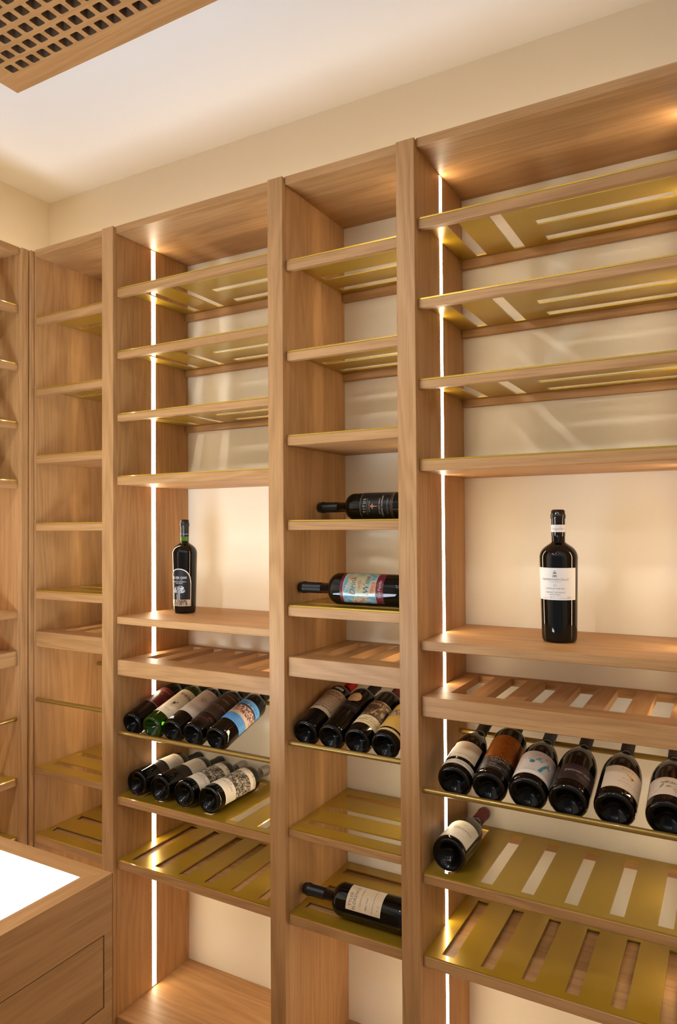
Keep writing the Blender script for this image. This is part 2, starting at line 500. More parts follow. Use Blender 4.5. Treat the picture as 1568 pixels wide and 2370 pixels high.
# ------------------------------------------------------------ ceiling lights
for i, (x, y) in enumerate(((-.55, -1.55), (.25, -1.55), (1.0, -1.55), (-.55, -2.7), (.25, -2.7), (1.0, -2.7), (1.75, -.65), (1.75, -1.55), (1.75, -2.7), (-1.40, -1.62), (-1.40, -2.5))):  # right-hand row and island pair are added to brighten the island
    t = Thing('unseen_ceiling_spot', 'round white ceiling spot placed out of view as a light source', 'light', (x, y, ZC), 'round ceiling spots')
    mb = MB().lathe([(.028, -.001), (.042, -.001), (.045, -.004), (.042, -.007), (.030, -.006), (.028, -.001)], 24)
    mb.v = [(p[0] + x, p[1] + y, p[2] + ZC) for p in mb.v]
    t.part('trim_ring', mb, plain('spot_ring', (.75, .74, .72), .4))
    ld = bpy.data.lights.new('spot_lamp', 'AREA')
    ld.shape = 'DISK'; ld.size = .056; ld.energy = 15.0 if x < -1.2 else SPOT_POW; ld.color = SPOT_COL
    lo = bpy.data.objects.new('spot_lamp', ld)
    C.objects.link(lo); lo.parent = t.e; lo.location = (0, 0, -.010)

#@@BOTTLES@@
# ------------------------------------------------------------ wine bottles
GLASS = plain('dark_bottle_glass', (.0030, .0030, .0026), .035, 0, .38)
PUNT = plain('dark_punt_glass', (.0025, .0023, .0022), .16, 0, .16)
GLASSB = plain('brown_black_bottle_glass', (.005, .0032, .0024), .035, 0, .38)
def green_glass(name, col, tr):
    mt, nt, b = newmat(name)
    b.inputs['Base Color'].default_value = (*col, 1)
    b.inputs['Roughness'].default_value = .03
    b.inputs['Transmission Weight'].default_value = tr
    b.inputs['IOR'].default_value = 1.5
    return mt
GREENG = green_glass('green_bottle_glass', (.014, .075, .002), .72)
NECKG = plain('green_neck_glass', (.05, .14, .01), .05)
CAPBLK = plain('black_foil', (.012, .011, .011), .38, .2)
CAPWAX = plain('black_wax', (.009, .007, .006), .12)
CAPRED = plain('red_foil', (.45, .012, .010), .4, .3)
CAPWINE = plain('wine_red_foil', (.11, .012, .014), .45, .2)
CAPGREY = plain('grey_foil', (.36, .33, .29), .35, .6)
CAPBLUE = plain('dark_blue_grey_foil', (.045, .055, .065), .4, .3)
CAPBRN = plain('dark_brown_foil', (.028, .022, .020), .4, .2)
_ink = {}
def ink(col):
    if col not in _ink:
        _ink[col] = plain('label_ink', col, .5, 0, .3)
    return _ink[col]
_pap = {}
def paper(col, rough=.55):
    if col not in _pap:
        _pap[col] = plain('label_paper', col, rough, 0, .3)
    return _pap[col]

def art(name, stops, scale, dist=1.5, stretch=(1, 1, 1), rough=.5, metal=0.0, bump=0.0):
    mt, nt, b = newmat(name)
    tc = N(nt, 'ShaderNodeTexCoord'); mp = N(nt, 'ShaderNodeMapping'); mp.inputs['Scale'].default_value = stretch
    n = N(nt, 'ShaderNodeTexNoise'); n.inputs['Scale'].default_value = scale; n.inputs['Detail'].default_value = 5
    n.inputs['Roughness'].default_value = .6; n.inputs['Distortion'].default_value = dist
    r = N(nt, 'ShaderNodeValToRGB')
    el = r.color_ramp.elements
    while len(el) < len(stops): el.new(.5)
    for e, (p, c) in zip(el, stops): e.position = p; e.color = (*c, 1)
    nt.links.new(tc.outputs['Object'], mp.inputs[0]); nt.links.new(mp.outputs[0], n.inputs['Vector'])
    nt.links.new(n.outputs['Fac'], r.inputs[0]); nt.links.new(r.outputs[0], b.inputs['Base Color'])
    b.inputs['Roughness'].default_value = rough; b.inputs['Metallic'].default_value = metal
    if bump:
        bp = N(nt, 'ShaderNodeBump'); bp.inputs['Strength'].default_value = bump; bp.inputs['Distance'].default_value = .0006
        nt.links.new(n.outputs['Fac'], bp.inputs['Height']); nt.links.new(bp.outputs[0], b.inputs['Normal'])
    return mt
ETCH = art('vineyard_etching', [(.42, (.025, .02, .016)), (.50, (.10, .085, .07)), (.56, (.55, .46, .34))], 130, 2.5, (.6, 1, .45))
CROWD = art('crowd_picture', [(.36, (.03, .025, .03)), (.46, (.16, .07, .05)), (.55, (.62, .42, .34)), (.64, (.75, .62, .52))], 170, .6)
COPPER = art('copper_foil_label', [(.3, (.30, .085, .012)), (.7, (.55, .19, .03))], 55, 4.0, (1, 1, 1), .32, .75, .5)
FRESCO = art('pastel_painting', [(.34, (.06, .17, .26)), (.45, (.12, .27, .34)), (.52, (.40, .33, .17)), (.60, (.36, .12, .09)), (.70, (.46, .30, .24))], 17, 1.2, rough=.18)
BRNPIC = art('brown_cellar_picture', [(.40, (.045, .018, .008)), (.54, (.085, .036, .015)), (.66, (.33, .24, .11))], 95, 1.0)
OAKTREE = art('silver_tree_crown', [(.40, (.10, .10, .11)), (.52, (.42, .42, .45)), (.66, (.75, .74, .74))], 160, 1.0)
FIELD = art('vine_rows', [(.42, (.10, .07, .05)), (.56, (.62, .52, .40))], 120, .3, (1.6, 1.6, .35))

_dg = None
_txt = {}
def textmesh(body, shear):
    key = (body, shear)
    if key in _txt: return _txt[key]
    cu = bpy.data.curves.new('lettering', 'FONT')
    cu.body = body; cu.size = 1.0; cu.shear = shear; cu.resolution_u = 2; cu.align_x = 'CENTER'
    cu.fill_mode = 'BOTH'
    ob = bpy.data.objects.new('lettering', cu)
    C.objects.link(ob)
    bpy.context.view_layer.update()
    me = bpy.data.meshes.new_from_object(ob.evaluated_get(bpy.context.evaluated_depsgraph_get()))
    V = [(p.co.x, p.co.y) for p in me.vertices]; F = [tuple(q.vertices) for q in me.polygons]
    bpy.data.objects.remove(ob); bpy.data.meshes.remove(me); bpy.data.curves.remove(cu)
    _txt[key] = (V, F)
    return V, F

def wrap(R, s, t):
    a = s / R
    return (R * math.sin(a), -R * math.cos(a), t)

def patch(mb, R, dr, s0, s1, lo, hi, mi=0, step=.0028):
    n = max(2, int(abs(s1 - s0) / step))
    V = []
    for i in range(n + 1):
        s = s0 + (s1 - s0) * i / n
        a = s / R; r = R + dr
        for t in (lo(s), hi(s)): V.append((r * math.sin(a), -r * math.cos(a), t))
    mb.add(V, [(2 * i, 2 * i + 2, 2 * i + 3, 2 * i + 1) for i in range(n)], mi, True)

SH = {'bdx': [(1, 0), (.985, .10), (.94, .25), (.86, .40), (.73, .55), (.56, .68), (.37, .79), (.20, .88), (.08, .95), (0, 1)],
      'bur': [(1, 0), (.985, .08), (.945, .19), (.87, .32), (.76, .45), (.62, .57), (.47, .68), (.31, .79), (.16, .89), (.06, .96), (0, 1)]}
ZS = {'bdx': (.635, .760), 'bur': (.400, .690)}

def bottle(label, group, M, kind='bdx', R=.0385, H=.300, rn=.0142, glass=None, cap=None, capt=.78, labels=(), extra=(), zs=None, taper=1.0):
    e = bpy.data.objects.new('wine_bottle', None)
    C.objects.link(e); e.empty_display_size = .03
    e.matrix_world = M
    tag(e, label, 'bottle', group)
    z0, z1 = (q * H for q in (zs or ZS[kind]))
    def tp(mb):
        mb.v = [(x * q, y * q, z) for x, y, z in mb.v for q in [taper + (1 - taper) * min(1, max(0, z) / z0)]]
        return mb
    punt = [(0, .024), (.30 * R, .0200), (.55 * R, .0095), (.70 * R, .0025), (.78 * R, .0006), (.84 * R, 0)]
    prof = [(.84 * R, 0), (.91 * R, .0010), (.965 * R, .0042), (.992 * R, .0090), (R, .0150)]
    nb = 6
    prof += [(R, .015 + (z0 - .015) * i / nb) for i in range(1, nb)]
    prof += [(rn + (R - rn) * f, z0 + (z1 - z0) * s) for f, s in SH[kind]]
    zc = capt * H
    prof += [(rn, H - .024), (rn, H - .010), (rn * .9, H - .004), (0, H - .004)]
    tp(MB().lathe(prof).lathe(punt, mi=1)).build('glass', [glass or GLASS, glass if glass == GREENG else PUNT], e)
    k = rn + .0005
    cp = [(k - .0004, zc), (k, zc + .0006), (k, H - .0225), (k + .0014, H - .0205), (k + .0016, H - .0130), (k + .0003, H - .0105), (k - .0002, H - .0030), (k - .0022, H - .0006), (k - .005, H), (0, H)]
    MB().lathe(cp, 28).build('capsule', cap or CAPBLK, e)
    for L in labels:
        hw, t0, t1 = L['hw'] * R, L['t0'], L['t1']
        lo, hi = (lambda s: t0), (lambda s: t1)
        c0 = L.get('c', 0) * R
        if L.get('shape') == 'arch':
            ah = L['arch']
            hi = lambda s: t1 - ah * (1 - math.sqrt(max(0, 1 - (abs(s) / hw) ** 2.2)))
        elif L.get('shape') == 'oval':
            lo = lambda s: (t0 + t1) / 2 - (t1 - t0) / 2 * math.sqrt(max(0, 1 - (s / hw) ** 2)) * (1.08 if s < 0 else .95)
            hi = lambda s: (t0 + t1) / 2 + (t1 - t0) / 2 * math.sqrt(max(0, 1 - (s / hw) ** 2))
        mb = MB()
        RR = L.get('R', R)
        patch(mb, RR, .00035, c0 - hw, c0 + hw, lo, hi)
        lb = tp(mb).build(L.get('name', 'label'), L['mat'], e)
        if L.get('label'): lb['label'] = L['label']
        pr = L.get('print', [])
        if pr:
            mb = MB(); mats = []
            for q in pr:
                mt = q[-1] if not isinstance(q[-1], tuple) else ink(q[-1])
                if mt not in mats: mats.append(mt)
                mi = mats.index(mt)
                if q[0] == 'r':
                    _, a, b, c, d, _m = q
                    patch(mb, RR, .0007, a, b, (lambda s, c=c: c), (lambda s, d=d: d), mi)
                elif q[0] == 'a':      # arched outline band following the label's own shape
                    _, wd, _m = q
                    n = 40
                    V = []
                    for i in range(n + 1):
                        s = -hw + 2 * hw * i / n
                        V += [wrap(RR + .0007, s, hi(s)), wrap(RR + .0007, s * (1 - wd / hw), hi(s) - wd)]
                    mb.add(V, [(2 * i, 2 * i + 1, 2 * i + 3, 2 * i + 2) for i in range(n)], mi)
                    for sg in (-1, 1):
                        a, b = sorted((sg * hw, sg * (hw - wd)))
                        patch(mb, RR, .0007, a, b, lo, (lambda s: hi(sg * hw * .999)), mi)
                elif q[0] == 'p':
                    mb.add([wrap(RR + .0011, s, t) for s, t in q[1]], [tuple(range(len(q[1])))], mi)
                elif q[0] == 'd':      # disc: s, t, rx, ry
                    _, s, t, rx, ry, _m = q
                    mb.add([wrap(RR + .0010, s + rx * math.cos(2 * PI * i / 18), t + ry * math.sin(2 * PI * i / 18)) for i in range(18)], [tuple(range(18))], mi)
                elif q[0] == 't':
                    _, body, s, t, size, shear, _m = q
                    V, F = textmesh(body, shear)
                    mb.add([wrap(RR + .0009, s + x * size, t + (y - .35) * size) for x, y in V], F, mi)
            pb = tp(mb).build('printing', mats, lb)
            if L.get('plabel'): pb['label'] = L['plabel']
    for nm, prf, mt in extra:
        MB().lathe(prf, 28).build(nm, mt, e)
    return e

def frame(base, ex, ey, ez):
    M = Matrix((ex, ey, ez)).transposed().to_4x4()
    M.translation = Vector(base)
    return M
def standing(x, y, z, rot):
    return Matrix.Translation((x, y, z)) @ Matrix.Rotation(rot, 4, 'Z')
def slanted(x, y, z, th, roll):
    a = Vector((0, math.cos(th), math.sin(th))); n0 = Vector((0, -math.sin(th), math.cos(th)))
    n = n0 * math.cos(roll) + Vector((1, 0, 0)) * math.sin(roll)
    return frame((x, y, z), (-n).cross(a), -n, a)
def sideways(x, y, z, psi, rev=False):
    a = Vector((-1, 0, 0)); n = Vector((0, -math.cos(psi), math.sin(psi)))
    return frame((x, y, z), (-n).cross(a), -n, a)
D = math.radians
CREAM, IVORY, BEIGE, WHITE, PEACH = (.74, .63, .46), (.80, .72, .60), (.60, .50, .40), (.82, .79, .74), (.66, .43, .24)
BLACKI, GOLDI, GREYI, REDI, WINEI, BRI = (.015, .013, .012), (.55, .36, .12), (.25, .22, .19), (.35, .02, .02), (.13, .012, .018), (.16, .09, .05)
SIL = (.62, .60, .60)

# --- the two standing bottles
bottle('standing black wine bottle with arched black and silver tree label', 'standing wine bottles', standing(-1.5534, .1738, ZL['B5'][1], D(13)), R=.0396, taper=.885, H=.300, rn=.0131, capt=.815,
       zs=(.640, .752), labels=[dict(hw=1.06, t0=.0244, t1=.1437, shape='arch', arch=.042, mat=paper((.012, .011, .013), .45), print=[
           ('a', .0028, (.66, .60, .54)), ('r', -.0415, .0415, .0244, .0268, (.62, .55, .46)),
           ('t', 'SILVER OAK', 0, .1150, .0105, 0, (.75, .74, .74)), ('r', -.012, -.004, .1075, .1080, SIL), ('r', .004, .012, .1075, .1080, SIL),
           ('t', 'CABERNET SAUVIGNON', 0, .1020, .0046, 0, (.70, .68, .66)), ('t', 'NAPA VALLEY', 0, .0970, .0042, 0, (.66, .64, .62)),
           ('d', -.006, .078, .014, .0085, OAKTREE), ('d', .005, .081, .013, .0080, OAKTREE), ('d', .013, .073, .0085, .0065, OAKTREE), ('d', -.015, .071, .0085, .0065, OAKTREE), ('d', .0, .070, .010, .006, OAKTREE),
           ('p', [(-.004, .044), (.004, .044), (.0028, .070), (-.0026, .070)], (.36, .37, .40)),
           ('p', [(-.0100, .036), (-.0055, .036), (-.0055, .060), (-.0060, .063), (-.0095, .063), (-.0100, .060)], (.55, .50, .46)),
           ('r', -.0385, .0385, .0268, .0440, FIELD), ('r', -.0385, .0385, .0440, .0450, (.66, .58, .48))])],
       extra=[('neck_glass', [(.01325, .2310), (.01335, .2320), (.01335, .2440), (.01325, .2448)], NECKG), ('foil_line', [(.0138, .2525), (.0139, .2530), (.0138, .2535)], plain('silver_line', (.6, .58, .55), .4))])

bottle('standing black wine bottle with white rectangular label and white neck band', 'standing wine bottles', standing(-.3681, .1479, ZL['B5'][1], D(0)), R=.0440, taper=.915, H=.3125, rn=.0155, cap=CAPWAX, capt=.80,
       zs=(.640, .752), labels=[dict(hw=1.24, t0=.1010, t1=.1758, mat=paper((.80, .76, .72)), print=[
           ('p', [(-.0042, .1685), (.0042, .1685), (.0042, .1690), (-.0042, .1690)], GREYI), ('r', -.0006, .0006, .1655, .1700, GREYI), ('r', -.0040, .0040, .1622, .1656, (.20, .18, .16)),
           ('r', -.0046, .0046, .1575, .1592, GREYI), ('p', [(-.0052, .1535), (-.0040, .1535), (-.0036, .1590), (-.0046, .1590)], GREYI), ('p', [(.0040, .1535), (.0052, .1535), (.0046, .1590), (.0036, .1590)], GREYI), ('r', -.002, .002, .1550, .1590, GREYI), ('r', -.0046, .0046, .1548, .1556, GREYI),
           ('t', 'PREMIERE NAPA VALLEY', 0, .1490, .0064, 0, (.33, .31, .29)), ('t', 'AUCTION  LOT NO. 181', 0, .1432, .0026, 0, (.40, .38, .35)), ('r', -.004, .004, .1376, .1379, GREYI), ('t', '2018', 0, .1345, .0042, 0, (.40, .38, .35)),
           ('t', 'CHAPPELLET VINEYARD', 0, .1278, .0044, 0, (.33, .31, .29)), ('t', 'CABERNET SAUVIGNON', 0, .1190, .0044, 0, (.33, .31, .29)), ('t', 'NAPA VALLEY', 0, .1140, .0042, 0, (.33, .31, .29)),
           ('t', 'PROPRIETOR', -.025, .1052, .0030, 0, (.45, .42, .38)), ('t', 'WINEMAKER', .020, .1052, .0030, 0, (.45, .42, .38)), ('t', 'R.T.', -.007, .1068, .0070, .4, (.42, .33, .30)), ('t', 'Phil C', .036, .1068, .0066, .4, (.42, .33, .30))]),
           dict(name='neck_band', hw=1.5, t0=.2590, t1=.2764, R=.0164, mat=paper((.80, .76, .72)), print=[('t', 'Chappellet', .000, .2672, .0075, .4, (.42, .33, .31))])])

# --- wide left bay, five slanted
TH = math.atan2(.0740, .2500)
gB = 'slanted bottles on the rods of the wide left bay'
def b_slant(i, lab, **k):
    roll = k.pop('roll')
    bottle(lab, gB, slanted((-1.6345, -1.5515, -1.4705, -1.3905, -1.3045)[i], .0215, .9886, TH, D(roll)), R=.0385, **k)
b_slant(0, 'slanted bottle with maroon and gold label beside the light strip', roll=22, labels=[dict(hw=1.35, t0=.082, t1=.168, mat=paper((.10, .012, .012), .35), print=[
    ('p', [(-.026, .118), (-.004, .118), (-.015, .148)], (.60, .45, .26)), ('p', [(.0, .130), (.024, .122), (.026, .126), (.002, .136)], (.32, .16, .05)), ('t', 'Kapcsandy', .004, .152, .008, .4, (.45, .25, .08)), ('t', 'Napa', -.015, .122, .006, .3, BLACKI), ('r', -.05, .05, .0835, .0843, (.5, .42, .36))])])
b_slant(1, 'slanted green glass bottle with long cream label and black script', roll=26, glass=GREENG, labels=[dict(hw=1.15, t0=.040, t1=.172, mat=paper((.78, .66, .44)), print=[
    ('t', 'Aranel', .004, .149, .0200, .4, BLACKI), ('r', .004, .030, .1405, .1412, BLACKI), ('d', -.002, .098, .0030, .0044, BLACKI), ('p', [(-.006, .090), (.004, .100), (.0055, .098), (-.003, .088)], BLACKI), ('p', [(.002, .103), (.008, .107), (.0075, .101)], BLACKI),
    ('t', '2012', .0, .082, .0045, 0, GREYI), ('t', 'RED WINE', 0, .062, .0045, 0, GREYI)])])
b_slant(2, 'slanted dark bottle with plain beige paper label and spaced capitals', roll=26, labels=[dict(hw=1.45, t0=.060, t1=.184, mat=paper((.58, .48, .385)), print=[
    ('t', 'L A R U X', .004, .172, .0082, 0, (.12, .09, .08)), ('d', .004, .138, .0105, .0105, (.47, .38, .30)), ('t', 'C', .004, .138, .0200, 0, (.35, .28, .22)), ('t', 'CABERNET SAUVIGNON', .004, .100, .0050, 0, (.36, .29, .23)), ('t', 'NAPA VALLEY', .004, .092, .0044, 0, (.36, .29, .23))])])
b_slant(3, 'slanted dark bottle with chocolate brown label and thin pale lettering', roll=30, cap=CAPBRN, labels=[dict(hw=1.5, t0=.070, t1=.188, mat=paper((.050, .028, .018), .5), print=[
    ('t', 'TERRA JEWEL', .006, .172, .0072, 0, (.34, .24, .15)), ('t', 'Malbec', .0, .146, .0110, .4, (.30, .22, .15)), ('t', 'CABERNET SAUVIGNON', .002, .116, .0050, 0, (.42, .34, .26)), ('t', 'MENDOZA', .002, .108, .0040, 0, (.30, .22, .15)), ('r', -.056, .056, .1862, .1870, (.40, .33, .27))]),
    dict(name='lower_label', hw=1.0, t0=.024, t1=.066, mat=paper((.016, .008, .006), .4), print=[('t', '2016', .014, .056, .0100, 0, (.32, .09, .03)), ('r', -.03, .012, .046, .0468, (.34, .14, .08)), ('r', -.03, .012, .040, .0405, (.34, .14, .08))])])
b_slant(4, 'slanted dark bottle with bright blue label and crowd picture', roll=42, labels=[dict(hw=1.30, t0=.058, t1=.166, mat=paper((.10, .32, .68)), print=[
    ('r', -.050, .050, .092, .104, (.62, .48, .34)), ('r', -.050, .050, .104, .136, CROWD), ('r', -.038, .046, .136, .143, (.03, .035, .06)), ('p', [(-.012, .143), (.012, .143), (.009, .150), (-.009, .150)], (.55, .50, .44)), ('r', -.034, .034, .150, .1518, (.04, .05, .08)),
    ('t', 'this wine is made', .004, .084, .0066, .3, (.03, .06, .16)), ('t', 'for good company', .004, .075, .0066, .3, (.03, .06, .16)), ('t', 'and long nights', .004, .066, .0066, .3, (.03, .06, .16))])])

# --- wide left bay, four lying on the brass rack
gL = 'bottles lying on the brass rack of the wide left bay'
zB = ZL['BG1'][1] + .0044
def b_lie(i, lab, **k):
    roll = k.pop('roll'); R = .0402
    bottle(lab, gL, slanted((-1.6204, -1.5258, -1.4312, -1.3366)[i], .0262, zB + math.sqrt(R * R - .015 ** 2), 0, D(roll)), R=R, H=.300, **k)
plainlab = lambda nm: dict(hw=1.25, t0=.110, t1=.178, mat=paper((.74, .64, .50)), print=[('t', nm, .004, .160, .0062, 0, (.16, .12, .10)), ('d', .004, .170, .0020, .0020, GREYI), ('t', 'NAPA VALLEY', .004, .148, .0036, 0, (.40, .33, .27))])
b_lie(0, 'lying bottle with small cream label, nearest the light strip in its row', roll=20, labels=[plainlab('HARTWELL'), dict(name='lower_label', hw=.9, t0=.070, t1=.104, mat=paper((.030, .018, .014), .35))])
b_lie(1, 'lying bottle with small cream label, between another cream one and an etched one', roll=25, labels=[plainlab('HARTE'), dict(name='lower_label', hw=.9, t0=.068, t1=.100, mat=paper((.024, .017, .012), .35))])
etl = lambda: dict(hw=1.32, t0=.030, t1=.176, mat=paper((.74, .66, .54)), print=[('r', -.0525, .0525, .078, .150, ETCH), ('p', [(-.012, .078), (.022, .078), (.004, .100)], (.60, .52, .42)), ('r', -.0525, .0525, .164, .1755, art('pale_etching', [(.45, (.72, .64, .52)), (.6, (.30, .26, .22))], 110, 1.5)),
    ('t', 'BOB', .0, .070, .0078, 0, (.20, .17, .15)), ('t', 'BRUNCARDI', .002, .061, .0084, 0, (.16, .14, .12)), ('t', 'MALBEC', .002, .052, .0048, 0, (.40, .35, .30)), ('t', 'VALLE DE UCO', .002, .045, .0036, 0, (.45, .38, .32))])
b_lie(2, 'lying bottle with grey foil and vineyard etching label, second from the post', roll=28, cap=CAPGREY, capt=.845, labels=[etl()])
b_lie(3, 'lying bottle with grey foil and vineyard etching label, nearest the post', roll=38, cap=CAPGREY, capt=.845, labels=[etl()])

# --- narrow middle bay
gC = 'slanted bottles on the rods of the narrow bay'
def c_slant(i, lab, **k):
    roll = k.pop('roll')
    bottle(lab, gC, slanted((-1.0040, -.9265, -.8490, -.7715)[i], .0215, 1.0466, TH, D(roll)), R=.0384, **k)
c_slant(0, 'slanted bottle with red foil and beige handwritten label', roll=10, cap=CAPRED, capt=.80, labels=[dict(hw=1.40, t0=.070, t1=.174, mat=paper((.60, .45, .30)), print=[
    ('t', "L'AVION", -.006, .160, .0150, .2, (.10, .015, .01)), ('t', 'VENOUE', .006, .147, .0130, .2, (.16, .012, .01)), ('t', 'a hand made wine', .0, .134, .0080, .4, BRI), ('t', 'of good company', .002, .125, .0080, .4, BRI), ('t', 'from the old vines', .002, .116, .0080, .4, BRI), ('t', 'grown on the hill', .0, .107, .0080, .4, BRI), ('t', 'and well guarded', .0, .098, .0080, .4, BRI),
    ('t', 'BLANC ROUGE', .002, .086, .0110, 0, BLACKI), ('t', 'bottled at the estate', .0, .076, .0050, 0, BRI)]), dict(name='small_label', hw=.34, c=.15, t0=.181, t1=.191, mat=paper((.42, .38, .36)))])
c_slant(1, 'slanted black bottle with small peach oval label', roll=4, labels=[dict(hw=.50, t0=.128, t1=.172, shape='oval', mat=paper((.66, .42, .22)), print=[('t', 'WHITE ROCK', 0, .150, .0055, 0, (.20, .10, .05))]),
    dict(name='faint_label', hw=.9, t0=.092, t1=.122, mat=paper((.010, .009, .009), .3), print=[('t', '2013', .0, .116, .0050, 0, (.12, .11, .10)), ('t', 'NAPA VALLEY CLARET', .004, .106, .0050, 0, (.22, .19, .17)), ('t', 'NAPA VALLEY', .0, .096, .0040, 0, (.08, .07, .07))])])
c_slant(2, 'slanted bottle with brown picture over cream label', roll=24, cap=CAPWINE, labels=[dict(hw=1.38, t0=.034, t1=.144, mat=paper((.72, .58, .34)), print=[
    ('r', -.0532, .0532, .072, .1425, BRNPIC), ('t', 'Heitz Cellar', .004, .130, .0145, 0, (.72, .58, .38)),
    ('p', [(-.012, .080), (-.006, .080), (.004, .100), (.010, .112), (.004, .116), (-.004, .102)], (.45, .33, .16)), ('d', .008, .118, .0030, .0034, (.45, .33, .16)), ('d', .020, .096, .0065, .0080, (.34, .26, .12)), ('p', [(-.024, .098), (.006, .108), (.006, .110), (-.024, .100)], (.50, .38, .18)), ('r', -.026, -.012, .078, .080, (.50, .38, .18)), ('r', .010, .030, .082, .084, (.50, .38, .18)),
    ('t', '2013', .0, .066, .0050, 0, BRI), ('t', 'NAPA VALLEY', .0, .060, .0056, 0, BRI), ('t', 'CABERNET SAUVIGNON', .002, .052, .0076, 0, (.10, .06, .03)), ('t', 'HEITZ WINE CELLARS', .002, .043, .0050, 0, BRI)])])
c_slant(3, 'slanted bottle with golden orange label, cut off by the oak post', roll=26, cap=CAPWINE, labels=[dict(hw=1.38, t0=.034, t1=.146, mat=paper((.62, .40, .09)), print=[
    ('r', -.0528, .0528, .088, .116, art('harvest_drawing', [(.44, (.10, .08, .06)), (.56, (.55, .42, .24))], 120, 1.2)), ('t', 'CAYMUS', .0, .132, .0110, 0, (.16, .08, .03)), ('t', 'ANNIVERSARY', .002, .080, .0090, 0, (.40, .16, .03)), ('t', 'CABERNET SAUVIGNON', .0, .068, .0050, 0, (.34, .20, .06)), ('t', 'NAPA VALLEY', .0, .060, .0046, 0, (.34, .20, .06)), ('t', '2012', .0, .052, .0046, 0, (.34, .20, .06))]),
    dict(name='lower_label', hw=1.30, t0=.018, t1=.027, mat=paper((.66, .50, .24)))])

gS = 'bottles lying sideways in the narrow bay'
def c_side(lab, y, key, psi, xend, R, H, **k):
    z = ZL[key][1] + (.0046 + math.sqrt(R * R - .015 ** 2) if key == 'C4' else .0043 + R)
    bottle(lab, gS, sideways(xend + H, y, z, psi), R=R, H=H, **k)
c_side('sideways black bottle with black label, gold lines and spaced white capitals', .1660, 'C4', D(0), -1.0425, .0380, .300, zs=(.60, .70), labels=[dict(hw=1.8, t0=.050, t1=.150, mat=paper((.008, .008, .009), .35), print=[
    ('r', -.068, .068, .1475, .1482, (.42, .30, .16)), ('r', -.068, .068, .0520, .0527, (.42, .30, .16)), ('r', -.068, .068, .0565, .0569, (.42, .30, .16)),
    ('t', 'T I T U S', .002, .1350, .0110, 0, (.70, .64, .56)), ('t', '. O L D  V I N E  R E S E R V E .', 0, .1265, .0038, 0, (.40, .36, .32)), ('t', 'ESTATE GROWN', 0, .1200, .0040, 0, (.50, .46, .40)),
    ('p', [(-.0012, .1085), (.0012, .1085), (.0006, .0955), (-.0006, .0955)], (.70, .45, .20)), ('d', 0, .1110, .0030, .0030, (.75, .25, .08)), ('d', -.005, .1105, .0020, .0020, (.70, .28, .10)), ('d', .005, .1105, .0020, .0020, (.70, .28, .10)), ('d', 0, .1150, .0018, .0018, (.70, .40, .15)),
    ('t', '2015 NAPA VALLEY', 0, .0900, .0054, 0, (.55, .50, .44)), ('t', 'CABERNET SAUVIGNON', 0, .0820, .0058, 0, (.62, .57, .50)), ('t', 'NAPA VALLEY, CALIFORNIA', 0, .0665, .0036, 0, (.40, .36, .32))])])
c_side('sideways bottle with pastel painted label and dark red bands', .0610, 'C5', D(17), -1.0425, .0425, .3200, capt=.775, zs=(.60, .705), labels=[dict(hw=1.10, t0=.048, t1=.172, mat=paper((.115, .012, .024), .3), print=[
    ('r', -.0465, .0465, .0700, .1620, FRESCO), ('r', -.0465, .0465, .1620, .1628, (.60, .48, .25)), ('r', -.0465, .0465, .0692, .0700, (.60, .48, .25)), ('r', -.020, .030, .088, .148, (.36, .33, .18)), ('p', [(-.040, .140), (-.018, .150), (.002, .158), (.0, .148), (-.020, .140)], (.52, .26, .20)), ('p', [(-.044, .150), (-.020, .146), (-.040, .158)], (.10, .28, .38)), ('p', [(-.046, .080), (-.030, .074), (-.020, .094), (-.036, .112)], (.12, .30, .40)),
    ('t', 'Drink', .002, .1350, .0220, .2, (.06, .05, .03)), ('t', 'WITH', .006, .1160, .0090, 0, (.10, .08, .05)), ('t', 'Wine', .006, .0970, .0230, .2, (.06, .05, .03)), ('t', 'Vin Perdu', -.006, .0585, .0115, .1, (.48, .38, .34))])])
c_side('sideways bottle with pale tan rectangular label on the lowest brass shelf', .0610, 'CG2', D(52), -1.0340, .0412, .3100, zs=(.60, .70), labels=[dict(hw=.86, t0=.062, t1=.160, mat=paper((.64, .50, .33)), print=[
    ('t', 'TYLER', -.010, .1490, .0120, 0, (.17, .12, .08)), ('t', 'FLORENCE', -.004, .1370, .0120, 0, (.17, .12, .08)), ('t', 'Cabernet Sauvignon', .0, .1210, .0060, .4, (.22, .16, .11)), ('t', '2012', .022, .148, .0050, 0, (.30, .22, .15)), ('t', 'Napa Valley', -.014, .1040, .0064, .4, (.22, .16, .11)), ('r', -.030, .030, .0935, .0938, (.40, .30, .20)), ('t', 'Produced and bottled by hand', .0, .0860, .0052, .4, (.22, .16, .11)), ('t', 'T. F.', -.018, .0700, .0090, .4, (.30, .22, .15))])])

